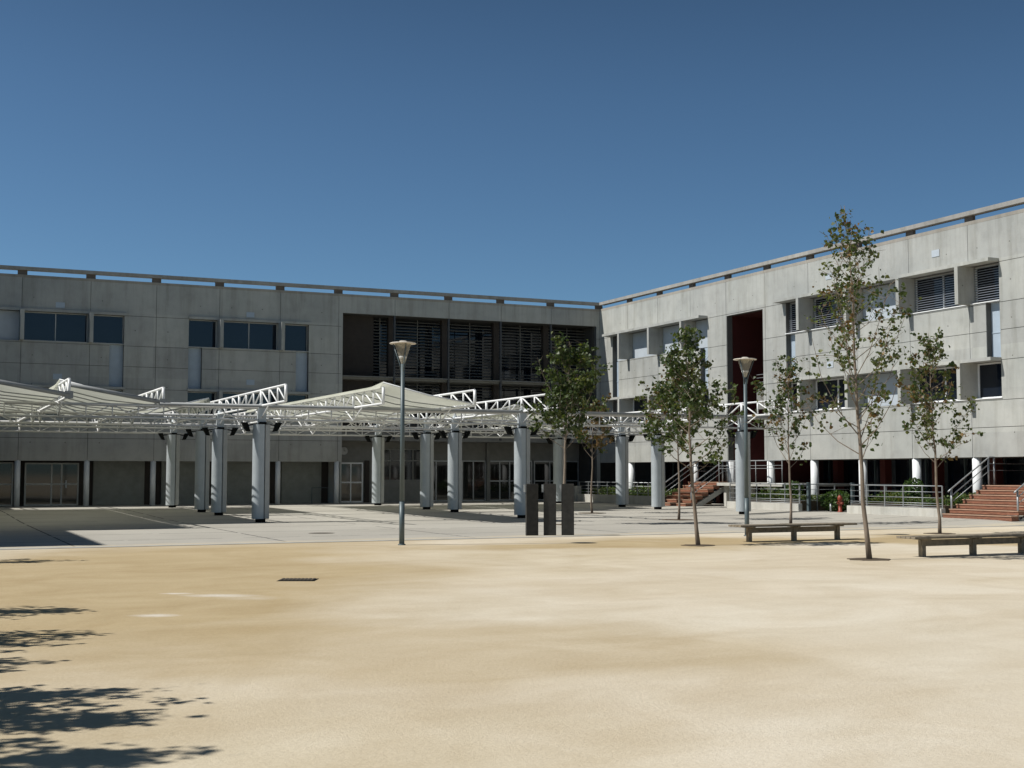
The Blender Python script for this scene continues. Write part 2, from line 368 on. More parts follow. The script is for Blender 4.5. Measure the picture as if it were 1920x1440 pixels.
# ------------------------------------------------------------------ ground
def cl(v): return max(0, min(1, v))
def gz(x, y):
    a = cl((y+20)/14); b = cl((x+5.2)/2.7) * cl((y+34)/3)
    return .10*max(a*a*(3-2*a), b*b*(3-2*b))
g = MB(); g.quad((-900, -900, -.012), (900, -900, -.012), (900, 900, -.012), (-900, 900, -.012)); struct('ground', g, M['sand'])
g = MB()
nx, ny = 60, 60; X0, X1, Y0, Y1 = -60, 2.6, -33.25, 3.2
for j in range(ny+1):
    for i in range(nx+1):
        x = X0+(X1-X0)*i/nx; y = Y0+(Y1-Y0)*j/ny; g.v.append((x, y, gz(x, y)+.004))
for j in range(ny):
    for i in range(nx):
        a = j*(nx+1)+i; g.face([a, a+1, a+nx+2, a+nx+1])
struct('paving', g, M['paving'])
# faint pale edging strip where the paving meets the sand
g = MB()
for i in range(62):
    x = -60+i; g.quad((x, -33.45, -.004), (x+1, -33.45, -.004), (x+1, -33.25, .006), (x, -33.25, .006))
struct('paving_edge', g, M['kerb_concrete'])

# ------------------------------------------------------------------ buildings
class Fac:
    """a facade plane: a along the wall, z up, e outwards"""
    def __init__(s, kind): s.k = kind
    def box(s, mb, a0, a1, z0, z1, e0, e1):
        if s.k == 'L': mb.box(a0, a1, -e1, -e0, z0, z1)
        else: mb.box(-e1, -e0, a0, a1, z0, z1)
    def pt(s, a, z, e): return (a, -e, z) if s.k == 'L' else (-e, a, z)
    def tube(s, mb, pts, r, n=8): mb.tube([s.pt(*p) for p in pts], r, n)
def wall_cells(F, mb, back, a_lo, a_hi, z_lo, z_hi, ops, ja, jz, th=.32, g=.010, ref=0):
    A = sorted(set([a_lo, a_hi] + [x for x in ja if a_lo < x < a_hi] + [x for o in ops for x in o[:2] if a_lo < x < a_hi]))
    Z = sorted(set([z_lo, z_hi] + [z for z in jz if z_lo < z < z_hi] + [z for o in ops for z in o[2:] if z_lo < z < z_hi]))
    for i in range(len(A)-1):
        for j in range(len(Z)-1):
            a0, a1, z0, z1 = A[i], A[i+1], Z[j], Z[j+1]; ca, cz = (a0+a1)/2, (z0+z1)/2
            if any(o[0] < ca < o[1] and o[2] < cz < o[3] for o in ops): continue
            F.box(mb, a0+(g if a0 in ja else 0), a1-(g if a1 in ja else 0), z0+(g if z0 in jz else 0), z1-(g if z1 in jz else 0), -.03, 0)
            F.box(back, a0, a1, z0, z1, -th, -.03)
    return
H_WALL, H_RB, H_RT = 10.86, 11.07, 11.23
JZ = [9.17, 7.72, 6.73, 5.66, 4.24, 3.28]
PF, PH = .60, .52
PHL = .10                                              # projection of fins and hoods

def infill(F, root, kind, a0, a1, z0, z1):
    """what fills a bay between two fins"""
    e = -.28
    if kind in ('panel', 'blue'):
        mb = MB(); F.box(mb, a0, a1, z0, z1, e-.05, e); n = max(1, round((a1-a0)/1.0))
        mb.build('shutter', M['shutter_blue'], root); return
    fr = MB(); t = .055 if F.k == 'R' else .042
    F.box(fr, a0, a1, z0, z0+t, e-.05, e+.02); F.box(fr, a0, a1, z1-t, z1, e-.05, e+.02)
    n = 2 if (a1-a0) > 2 else 1
    for k in range(n+1):
        c = a0 + (a1-a0)*k/n; lo = max(a0, c-t/2); hi = min(a1, c+t/2)
        if k == 0: lo, hi = a0, a0+t
        if k == n: lo, hi = a1-t, a1
        F.box(fr, lo, hi, z0+t, z1-t, e-.05, e+.02)
    F.box(fr, a0-.02, a1+.02, z0-.03, z0, e-.05, .035)
    w = fr.build('window', M['white_paint' if F.k == 'R' else 'frame_grey'], root)
    pn = MB(); F.box(pn, a0+t, a1-t, z0+t, z1-t, e-.045, e-.02); pn.build('pane', M['glass'], w)
    if kind == 'slats':
        sl = MB(); z = z0+.10
        while z < z1-.05:
            F.box(sl, a0+.02, a1-.02, z, z+.016, e+.05, e+.11); z += .090
        sl.build('louver', M['slat'], w)

def bay(F, root, a_lo, a_hi, fins, kinds_up, kinds_low, ends=(1, 1), lows=True):
    """one group of windows: hood, fins, infill, tall end panels"""
    s = -1
    ft = .085
    for (z0, z1, kinds, name) in ((7.78, 9.17, kinds_up, 'up'), (4.30, 5.62, kinds_low, 'low')):
        if kinds is None: continue
        cuts = [a_lo] + fins + [a_hi]
        for i, kd in enumerate(kinds):
            b0 = cuts[i] + (ft if i else .0); b1 = cuts[i+1] - (ft if i < len(kinds)-1 else .0)
            if kd != 'none': infill(F, root, kd, b0, b1, z0+.03, z1-.0)
        h = MB(); ov = .25 if F.k == 'R' else .1
        F.box(h, a_lo-.02, a_hi+ov, z1+.003, z1+.125, .004, PH if F.k == 'R' else PHL); h.build('hood', M['concrete'], root)
        for c in fins:
            f = MB(); F.box(f, c-ft, c+ft, z0, z1, -.27, PF); f.build('fin', M['concrete'], root)
    # tall blue-grey panels under the ends of the upper band
    for k, on in enumerate(ends):
        if not on: continue
        p0, p1 = (a_lo, a_lo+.66) if k == 0 else (a_hi-.66, a_hi)
        mb = MB(); F.box(mb, p0, p1, 5.70, 7.775, -.33, -.26); F.box(mb, p0, p1, 6.66, 6.70, -.26, -.24)
        mb.build('door_panel', M['door_panel'], root)
def bay_ops(a_lo, a_hi, ends):
    o = [(a_lo, a_hi, 7.78, 9.17), (a_lo, a_hi, 4.30, 5.62)]
    if ends[0]: o.append((a_lo, a_lo+.66, 5.70, 7.78))
    if ends[1]: o.append((a_hi-.66, a_hi, 5.70, 7.78))
    return o
def parapet(F, root, a_lo, a_hi, mods, over=0):
    r = MB(); F.box(r, a_lo, a_hi, H_RB, H_RT, -.22, .10); r.build('parapet_rail', M['rail_concrete'], root)
    for c in mods:
        p = MB(); F.box(p, c-.21, c+.21, H_WALL+.002, H_RB-.002, -.21, -.05); p.build('parapet_post', M['parapet_post'], root)
    c = MB(); F.box(c, a_lo, a_hi, H_WALL-.13, H_WALL+.001, -.2, .005); c.build('coping', M['coping'], root)

ML, MR = 3.054, 3.115
# ===== shaded wing (y = 0)
LB = thing('school_building', (-20, 0, 0), 'long concrete school wing in shade behind the canopy, with dark louvred opening beside the corner', 'building')
F = Fac('L')
AL, AR = -41.2, 0.0
modL = [-ML*k for k in range(0, 14)]
bayA = (-37.2, -25.92); bayB = (-22.87, -16.84)
ops = bay_ops(*bayA, (1, 1)) + bay_ops(*bayB, (1, 1)) + [(-15.13, -.22, 0, 9.88), (AL, -15.13, 0, 2.22)]
front, back = MB(), MB()
wall_cells(F, front, back, AL, AR, 0, H_WALL, ops, modL, JZ)
front.build('wall', M['concrete'], LB); back.build('wall_core', M['groove'], LB)
mb = MB(); mb.box(AL, -15.3, .34, 9, 2.35, 10.6); mb.build('interior', M['dark_wall'], LB)
mb = MB(); mb.box(-15.3, 8, 3.2, 9, 0, 10.6); mb.build('interior', M['dark_wall'], LB)
mb = MB(); mb.box(AL, 8, -.0+.33, 9, 10.6, H_WALL-.01); mb.build('roof', M['rail_concrete'], LB)
parapet(F, LB, AL, .12, [-ML*k for k in range(0, 14)])
bay(F, LB, *bayA, [-33.59, -30.54, -27.49], ['panel', 'panel', 'win', 'win'], ['win', 'win', 'win', 'win'])
bay(F, LB, *bayB, [-21.38, -18.32], ['win', 'win', 'win'], ['win', 'win', 'win'])
for (a, z) in ((-28.85, 9.52), (-19.85, 9.52), (-28.9, 6.15), (-19.8, 6.15)):
    mb = MB(); F.box(mb, a-.2, a+.2, z-.13, z+.13, .002, .02); mb.build('vent', M['door_panel'], LB)
# ground floor of the shaded wing: columns, roller shutters, glazed doors
for k in range(5, 14):
    if k == 10: pass
    c = -ML*k; mb = MB(); zz = gz(c, 0)
    mb.tube([(c, .12, zz), (c, .12, 2.24)], .13, 16); mb.build('column', M['pilotis'], LB)
mb = MB(); mb.box(AL, -15.35, 1.3, 1.5, 0, 2.35); mb.build('ground_floor_wall', M['brown_wall'], LB)
mb = MB(); mb.box(AL, -15.3, .33, 1.3, 2.222, 2.36); mb.build('soffit', M['grey_wall'], LB)
def roller(a0, a1):
    mb = MB(); mb.box(a0, a1, 1.22, 1.29, .1, 2.2)
    z = .14
    while z < 2.15: mb.box(a0+.02, a1-.02, 1.195, 1.22, z, z+.085); z += .1
    mb.build('roller_shutter', M['roller'], LB)
for a0, a1 in ((-27.05, -24.65), (-23.85, -21.6), (-20.9, -18.5), (-17.85, -15.75)): roller(a0, a1)
def glazed(a0, a1, y, z1, cuts, mid, name='glazed_door', frame='white_paint', parent=None, gl='glass_g', handle=None):
    P = parent or LB; t = .07; z0 = .11
    mb = MB(); mb.box(a0, a1, y-.06, y, z1-t, z1); mb.box(a0, a1, y-.06, y, z0, z0+t)
    xs = [a0] + cuts + [a1]
    for i, x in enumerate(xs):
        x = x + (0 if i == 0 else (-t if i == len(xs)-1 else -t/2)); mb.box(x, x+t, y-.06, y, z0+t, z1-t)
    for i in range(len(xs)-1):
        if mid: mb.box(xs[i]+(t if i == 0 else t/2), xs[i+1]-(t if i == len(xs)-2 else t/2), y-.055, y-.005, mid-.03, mid+.04)
    d = mb.build(name, M[frame], P)
    p = MB(); p.box(a0+t*.5, a1-t*.5, y-.03, y-.02, z0+.03, z1-.03); p.build('pane', M[gl], d)
    if handle:
        h = MB(); h.box(handle-.03, handle+.03, y-.13, y-.06, .95, 1.3); h.build('handle', M['steel'], d)
    return d
glazed(-33.0, -30.65, 1.15, 2.15, [-31.9], 1.12, frame='frame_grey')
glazed(-30.15, -27.72, 1.15, 2.13, [-28.95, -28.5], 1.12, handle=-28.3, frame='frame_grey')
# the entrance end: tall louvred recess on slim posts
mb = MB(); mb.box(-15.13, -15.05, .0, 3.2, 0, 9.88); mb.build('reveal', M['concrete'], LB)
mb = MB(); mb.box(-.3, -.22, .33, 3.2, 0, 9.88); mb.build('reveal', M['dark_wall'], LB)
mb = MB(); mb.box(-15.05, -.3, .33, 3.2, 9.9, 10.05); mb.build('soffit', M['dark_wall'], LB)
mb = MB(); mb.box(-15.05, -.3, .25, 3.2, 6.50, 6.66); mb.box(-15.05, -.3, .05, .25, 6.60, 6.66); mb.build('floor_slab', M['grey_wall'], LB)
mb = MB(); mb.box(-15.05, -.3, .35, 3.2, 3.32, 3.75); mb.build('floor_slab', M['grey_wall'], LB)
for z0, z1 in ((3.75, 6.5), (6.66, 9.9)):
    mb = MB(); mb.box(-15.05, -13.05, 1.0, 1.1, z0, z1); z = z0+.03
    while z < z1-.2: mb.box(-15.04, -13.06, .985, 1.0, z, z+.17); z += .2
    mb.build('timber_screen', M['brown_wall'], LB)
mb = MB(); mb.box(-15.05, -.3, 2.3, 2.36, 3.75, 9.9); mb.build('glazing', M['glass'], LB)
for k in range(1, 5):
    c = -ML*k
    mb = MB(); F.box(mb, c-.045, c+.045, 3.4, 9.88, -.14, -.02); mb.build('steel_post', M['post_dark'], LB)
    
    for z0, z1 in ((3.75, 6.5), (6.66, 9.9)): mb = MB(); F.box(mb, c+.0, c+.32, z0, z1, -1.3, -1.0); mb.build('pier', M['brown_wall'], LB)
rnd = random.Random(4)
for k in range(1, 6):
    a1 = -ML*(k-1) - .05 - (.25 if k == 1 else 0); a0 = -ML*k + .42
    if k == 5: a0 = -13.0
    if a1-a0 < .4: continue
    for (z0, z1) in ((3.85, 6.45), (6.72, 9.85)):
        mb = MB(); z = z0
        while z < z1:
            if rnd.random() > .06:
                y = 1.25+rnd.uniform(-.01, .01)
                mb.hexa([(a0, y, z), (a1, y, z), (a1, y+.09, z+.05), (a0, y+.09, z+.05), (a0, y-.01, z+.02), (a1, y-.01, z+.02), (a1, y+.08, z+.07), (a0, y+.08, z+.07)])
            z += .165
        mb.box((a0+a1)/2-.02, (a0+a1)/2+.02, 1.2, 1.24, z0, z1)
        mb.build('louver', M['louver'], LB)
# entrance wall below the canopy
mb = MB(); mb.box(-15.05, -9.8, 1.6, 1.8, 0, 3.32); mb.box(-9.8, -.3, 2.0, 2.2, 2.35, 3.32); mb.build('entrance_wall', M['grey_wall'], LB)
glazed(-14.75, -13.4, 1.58, 2.2, [-14.07], 1.15, frame='white_paint')
for q in ((-13.3, -13.05, 2.3), (-15.05, -14.85, 3.3)): mb = MB(); mb.box(q[0], q[1], 1.50, 1.6, .1, q[2]); mb.build('door_surround', M['brown_wall'], LB)
glazed(-12.3, -9.95, 1.58, 2.95, [-11.9, -11.2, -10.6], 2.3, name='entrance_window', frame='grey_wall')
mb = MB(); mb.box(-12.35, -9.9, 1.45, 1.57, .1, 1.3); mb.build('window_apron', M['grey_wall'], LB)
glazed(-9.75, -6.15, 2.0, 2.34, [-9.1, -7.55, -6.9], None, frame='steel', name='entrance_door', handle=-6.95)
glazed(-5.95, -3.3, 2.0, 2.34, [-5.3, -4.7, -4.0], 1.2, frame='steel', name='entrance_door', handle=-4.75)
glazed(-3.2, -.35, 2.0, 2.34, [-2.2, -1.2], 1.2, frame='steel', name='entrance_door')
mb = MB(); mb.box(-6.15, -5.95, 1.8, 2.0, .1, 3.3); mb.build('pier', M['grey_wall'], LB)
mb = MB(); mb.box(-9.95, -9.75, 1.4, 2.0, .1, 3.3); mb.build('pier', M['grey_wall'], LB)
ck = thing('wall_clock', (-14.45, 1.5, 2.8), 'round pale wall clock above the white double door, under the canopy', 'clock')
mb = MB(); mb.tube([(-14.45, 1.59, 2.8), (-14.45, 1.52, 2.8)], .19, 24); mb.build('clock_face', M['clock_face'], ck)
mb = MB(); mb.box(-14.46, -14.44, 1.505, 1.515, 2.8, 2.93); mb.box(-14.45, -14.36, 1.505, 1.514, 2.79, 2.81); mb.build('clock_hands', M['black'], ck)
mb = MB()
for k in range(24):
    a = 2*math.pi*k/24; b = 2*math.pi*(k+1)/24
    mb.tube([(-14.45+.2*math.cos(a), 1.53, 2.8+.2*math.sin(a)), (-14.45+.2*math.cos(b), 1.53, 2.8+.2*math.sin(b))], .014, 6)
mb.build('clock_rim', M['steel'], ck)

# ===== sunlit wing (x = 0)
RB = thing('school_building', (0, -20, 0), 'sunlit concrete school wing on the right on white pilotis, with tall dark red recess', 'building')
F = Fac('R')
BL = -43.6
modR = [-MR*k for k in range(0, 15)]
b1 = (-10.86, -1.43); b2 = (-29.5, -17.08)
red = (-15.38, -12.5)
ops = bay_ops(*b1, (1, 1)) + bay_ops(*b2, (1, 1)) + [(red[0], red[1], 0, 9.10), (BL, 0, 0, 2.22)]
front, back = MB(), MB()
wall_cells(F, front, back, BL, 0, 0, H_WALL, ops, modR, JZ)
front.build('wall', M['concrete'], RB); back.build('wall_core', M['groove'], RB)
mb = MB(); mb.box(.34, 9, BL, red[0]-.1, 2.4, 10.6); mb.box(.34, 9, red[1]+.1, -.0, 2.4, 10.6); mb.build('interior', M['dark_wall'], RB)
mb = MB(); mb.box(.33, 9, BL, .32, 10.6, H_WALL-.01); mb.build('roof', M['rail_concrete'], RB)
# rail on this wing stops at the corner of the other
mbr = MB(); mbr.box(-.10, .22, BL, -.125, H_RB, H_RT); mbr.build('parapet_rail', M['rail_concrete'], RB)
mb = MB(); mb.box(-.005, .2, BL, -.001, H_WALL-.13, H_WALL+.001); mb.build('coping', M['coping'], RB)
for k in range(1, 15):
    c = -MR*k; p = MB(); p.box(.07, .21, c-.2, c+.2, H_WALL+.002, H_RB-.002); p.build('parapet_post', M['parapet_post'], RB)
bay(F, RB, *b1, [-MR*3, -MR*2, -MR], ['panel', 'blue', 'blue', 'blue'], ['win', 'win', 'win', 'win'])
bay(F, RB, *b2, [-MR*9, -MR*8, -MR*7, -MR*6], ['slats', 'slats', 'panel', 'slats', 'slats'], ['win', 'win', 'panel', 'win', 'win'])
for (a, z) in ((-26.4, 9.95), (-20.1, 9.95), (-20.1, 6.2)):
    mb = MB(); F.box(mb, a-.2, a+.2, z-.13, z+.13, .002, .02); mb.build('vent', M['shutter_blue'], RB)
# red stair recess
mb = MB(); mb.box(.33, 3.4, red[1], red[1]+.1, 0, 9.2); mb.box(.33, 3.4, red[0]-.1, red[0], 0, 9.2); mb.box(3.3, 3.4, red[0], red[1], 0, 9.2); mb.box(.33, 3.4, red[0], red[1], 9.1, 9.2)
mb.build('recess_wall', M['red_wall'], RB)
mb = MB(); mb.box(.6, 3.3, red[0]+.02, -14.0, 4.6, 5.1); mb.box(.6, .7, red[0]+.02, -14.0, 5.1, 5.65); mb.build('landing', M['grey_wall'], RB)
mb = MB()
for z in (5.85, 6.05, 6.2): mb.tube([(.62, red[0]+.03, z), (.62, -14.0, z)], .018, 6)
mb.build('landing_rail', M['steel'], RB)
# ground floor behind the pilotis
for k in range(1, 15):
    c = -MR*k; mb = MB(); mb.tube([(.2, c, 0), (.2, c, 2.24)], .17, 20); mb.build('pilotis', M['pilotis'], RB)
mb = MB(); mb.box(3.2, 3.3, BL, 0, 0, 2.4); mb.build('ground_floor_glazing', M['glass'], RB)
mb = MB(); mb.box(.33, 3.2, BL, red[0]-.1, 2.222, 2.39); mb.box(.33, 3.2, red[1]+.1, 0, 2.222, 2.39); mb.build('soffit', M['grey_wall'], RB)
for k in range(0, 15):
    c = -1.5-MR*k*1.0; mb = MB(); mb.box(2.6, 2.95, c-.16, c+.16, 0, 2.22); mb.build('red_column', M['red_col'], RB)
    
    for q in (-1.2, 1.0): mb = MB(); mb.box(3.05, 3.13, c+q, c+q+.06, 0, 2.22); mb.build('mullion', M['lamp_steel'], RB)

# ===== the third wing, out of frame to the left, whose shadow falls into the picture
TB = thing('school_building', (-41.1, -15, 0), 'third concrete school wing closing the courtyard on the left', 'building')
mb = MB(); mb.box(-50, -41.2, -30.45, 9, 0, H_WALL); mb.build('wall', M['concrete'], TB)
mb = MB(); mb.box(-41.42, -41.1, -30.55, 0, H_RB, H_RT); mb.build('parapet_rail', M['rail_concrete'], TB)
for k in range(10):
    mb = MB(); mb.box(-41.4, -41.2, -.6-3.3*k-.2, -.6-3.3*k+.2, H_WALL, H_RB); mb.build('parapet_post', M['rail_concrete'], TB)
for k in range(9):
    mb = MB(); mb.box(-41.2, -41.17, -3-3.1*k-1.9, -3-3.1*k, 7.78, 9.1); mb.build('window', M['glass'], TB)

# ------------------------------------------------------------------ canopy
CX = [-24.3, -14.6, -4.85]; CY = [-20.6, -14.1, -10.9, -4.4]
CN = thing('canopy', (-14.6, -12.5, 0), 'white steel truss canopy with cream translucent sails on grey clad columns', 'canopy')
def column_part():
    x, y = CX[0], CY[0]
    P = MB(); P.tube([(x, y, .02), (x, y, 3.98)], .10, 12); P.box(x-.13, x+.13, y-.12, y+.12, 3.32, 3.86)
    col = P.build('column', M['cladding'], CN)
    c = MB()                                        # half-round shell
    n = 14; r = .235
    cx, cy = x-.07, y
    poly = [(cx+.12, cy-r)] + [(cx - r*math.sin(math.pi*k/n)*.95, cy - r*math.cos(math.pi*k/n)) for k in range(n+1)] + [(cx+.12, cy+r)]
    c.prism(poly, .12, 3.28)
    for i in range(len(c.sm)-len(poly), len(c.sm)): c.sm[i] = False
    c.build('round_shell', M['cladding'], col)
    c = MB(); c.box(x+.085, x+.25, y-.2, y+.235, .12, 3.28); c.build('flat_shell', M['flat_shell'], col, bevel=.02)
    c = MB(); c.lathe((x, y, 0), [(.17, .0), (.17, .12)], 16); c.build('foot', M['black'], col)
    c = MB(); c.box(x-.12, x+.12, y-.2, y+.2, 3.285, 3.36); c.build('cap', M['black'], col)
    for s in (-1, 1):
        c = MB(); o = x + s*.47
        a = [(o-s*.07, y-.12, 3.04), (o+s*.05, y-.12, 3.06), (o+s*.21, y-.12, 3.34), (o+s*.03, y-.12, 3.35)]
        b = [(p[0], y+.14, p[2]) for p in a]
        q = a+b if s == 1 else a[::-1]+b[::-1]
        c.hexa([q[0], q[1], q[2], q[3], q[4], q[5], q[6], q[7]])
        c.tube([(x+s*.1, y, 3.3), (o, y, 3.25)], .025, 6)
        c.build('floodlight', M['black'], col)
    return col
colp = column_part()
for i, x in enumerate(CX):
    for j, y in enumerate(CY):
        if i == 0 and j == 0: continue
        copy_part(colp, CN, (x-CX[0], y-CY[0], gz(x, y)*.9))
ZT, ZB = 4.43, 3.91
def longitudinal(x, y0, y1=-1.9):
    m = MB(); r = .038; P = 1.08
    m.tube([(x, y0, ZT), (x, y1, ZT)], .042, 6); m.tube([(x, y0, ZB), (x, y1, ZB)], .042, 6)
    y = -20.6 - 3*P; k = 0
    while y < y1+.01:
        seg = k//3
        if y >= y0-.3:
            yy = max(y, y0)
            m.tube([(x, yy, ZB), (x, yy, ZT)], .05 if k % 3 == 0 else .03, 6)
            if y+P <= y1+.01:
                if seg % 2 == 1: m.tube([(x, y+P, ZB), (x, yy, ZT)][::1] if 0 else [(x, yy, ZT), (x, y+P, ZB)], .027, 6)
                else: m.tube([(x, yy, ZB), (x, y+P, ZT)], .027, 6)
        y += P; k += 1
    # V struts down to the cross beams
    for cy in CY:
        if cy-1.1 > y0-.6:
            for s in (-1, 1): m.tube([(x, cy, 3.46), (x, cy+s*1.05, ZB)], .024, 6)
    m.build('truss', M['truss_paint'], CN)
for x, y0 in ((-37.28, -23.75), (-34.04, -23.75), (-30.8, -23.55), (-27.56, -20.6), (-24.32, -23.75), (-21.08, -23.75), (-17.84, -23.75), (-14.6, -23.6), (-11.36, -14.2), (-8.12, -11.0), (-4.86, -23.7)):
    longitudinal(x, y0)
def cross(y, x0, x1):
    m = MB(); zt, zb = 3.84, 3.44; P = .81
    m.tube([(x0, y, zt), (x1, y, zt)], .05, 8); m.tube([(x0, y, zb), (x1, y, zb)], .042, 6)
    x = x0; k = 0
    while x < x1-.3:
        xn = min(x1, x+P); m.tube([(x, y, zb), (x, y, zt)], .022, 6)
        m.tube([(x, y, zb), (xn, y, zt)] if k % 2 else [(x, y, zt), (xn, y, zb)], .018, 6); x += P; k += 1
    m.tube([(x1, y, zb), (x1, y, zt)], .025, 6)
    m.build('cross_beam', M['beam_paint'], CN)
for y in CY:
    cross(y, -38.9 if y > -20 else -32.4, -2.95)
m = MB(); m.tube([(-27.7, -20.75, 3.9), (-2.95, -20.75, 3.9)], .055, 10); m.build('gutter', M['dull_steel'], CN)
for xa, ya in ((-34.04, -23.7), (-30.8, -20.7), (-37.28, -23.7)):
    m = MB(); m.tube([(xa, ya, 4.5), (xa+3.24, ya, 3.94)], .072, 10); m.build('edge_tube', M['dull_steel'], CN)
for (x, y) in ((-30.8, -23.72), (-27.56, -20.75)):
    m = MB(); m.box(x-.14, x+.1, y-.03, y+.03, 3.84, 4.06); m.build('node_plate', M['dull_steel'], CN)
def sail(xh, xl, y0, y1, zh=4.52, zl=3.98, back=False):
    m = MB(); nx_, ny_ = 8, max(6, int((y1-y0)/.54)); b0 = 0
    flap = (-.12 if xh == -21.08 else -.22) if xl > xh else .22
    cols = [xh+flap] + [xh+(xl-xh)*i/nx_ for i in range(nx_+1)]
    for j in range(ny_+1):
        y = y0+(y1-y0)*j/ny_; ph = (y-y0)/1.08; sc = abs(math.sin(math.pi*((y-y0) % 3.24)/3.24))
        for i, x in enumerate(cols):
            if i == 0: z = zh-(.12 if xh == -21.08 else .34)
            else:
                t = (i-1)/nx_; z = zh+(zl-zh)*t - .10*math.sin(math.pi*t)*(.5+.5*sc) + (.10*(1-t)*(1-min(1, (y-y0)/1.2)))
            m.v.append((x, y, z))
    W = len(cols); m.smooth = True
    for j in range(ny_):
        for i in range(W-1): m.face([j*W+i, j*W+i+1, (j+1)*W+i+1, (j+1)*W+i])
    m.smooth = False
    s = m.build('sail', M['membrane'], CN)
    y = y0+1.62
    while y < y1:
        r = MB(); r.tube([(xh, y, zh-.07), ((xh+xl)/2, y, (zh+zl)/2-.17), (xl, y, zl-.05)], .020, 6); r.build('sail_rib', M['dull_steel'], s); y += 1.62
    r = MB(); r.tube([(xh, y0, zh+.08), (xh+(xl-xh)*.5, y0, (zh+zl)/2-.03), (xl, y0, zl)], .028, 6)
    r.build('sail_edge', M['truss_paint'], s)
YB = -4.9
for a in ((-37.28, -34.04, -23.65), (-34.04, -30.95, -23.65), (-30.8, -27.62, -20.65), (-24.40, -27.48, -12.4), (-21.08, -17.9, -23.7), (-17.7, -14.66, -10.8), (-11.36, -14.5, -13.9), (-11.3, -8.2, -12.8), (-8.05, -4.95, -9.6)):
    sail(a[0], a[1], a[2], -2.4 if a[0] == -8.05 else YB)

# ------------------------------------------------------------------ low walls, railings, stairs, planting along the sunlit wing
def low_wall(y0, y1, z1, label):
    t = thing('planter_wall', (-2.2, (y0+y1)/2, 0), label, 'low wall', 'low walls along the sunlit wing')
    m = MB(); m.box(-2.22, -2.02, y0, y1, 0, z1); m.build('wall', M['kerb_concrete'], t, bevel=.012)
low_wall(-28.75, -23.7, .40, 'pale low wall between the front wooden steps and the red hydrant')
low_wall(-20.7, -15.6, .40, 'pale low wall left of the green bush, behind the slim sparse tree')
low_wall(-9.75, -1.4, .52, 'greyish low wall between the corner and the far wooden steps')
def railing(pts, z0, z1, label, bars=(1.0, .80, .60, .42), post=1.05, posts_from=None):
    (xa, ya), (xb, yb) = pts; t = thing('railing', ((xa+xb)/2, (ya+yb)/2, z0), label, 'railing', 'grey steel railings along the sunlit wing')
    L = math.hypot(xb-xa, yb-ya); n = max(1, round(L/post))
    m = MB()
    for i, b in enumerate(bars):
        z = z0+(z1-z0)*b; m.tube([(xa, ya, z), (xb, yb, z)], .024 if i == 0 else .012, 6)
    m.build('rail', M['steel'], t)
    for k in range(n+1):
        x = xa+(xb-xa)*k/n; y = ya+(yb-ya)*k/n
        p = MB(); p.box(x-.018, x+.018, y-.018, y+.018, z0, z0+(z1-z0)*bars[0]); p.build('post', M['steel'], t)
    return t
RBARS = (1.0, .73, .47, .22, .12, .03)
railing(((-2.1, -28.7), (-2.1, -23.75)), .40, 1.19, 'grey railing on the low wall beside the front wooden steps', RBARS)
railing(((-2.1, -20.65), (-2.1, -15.7)), .40, 1.19, 'grey railing on the low wall behind the right-hand canopy column', RBARS)
railing(((-2.1, -9.7), (-2.1, -1.45)), .52, 1.17, 'grey railing on the low wall next to the building corner', (1, .72, .45, .2))
railing(((-2.1, -23.75), (.6, -23.75)), .1, 1.19, 'short grey railing running inwards right of the red hydrant', (1, .8, .6, .4))
railing(((-2.1, -20.62), (.6, -20.62)), .1, 1.19, 'short grey railing running inwards left of the green bush', (1, .8, .6, .4))
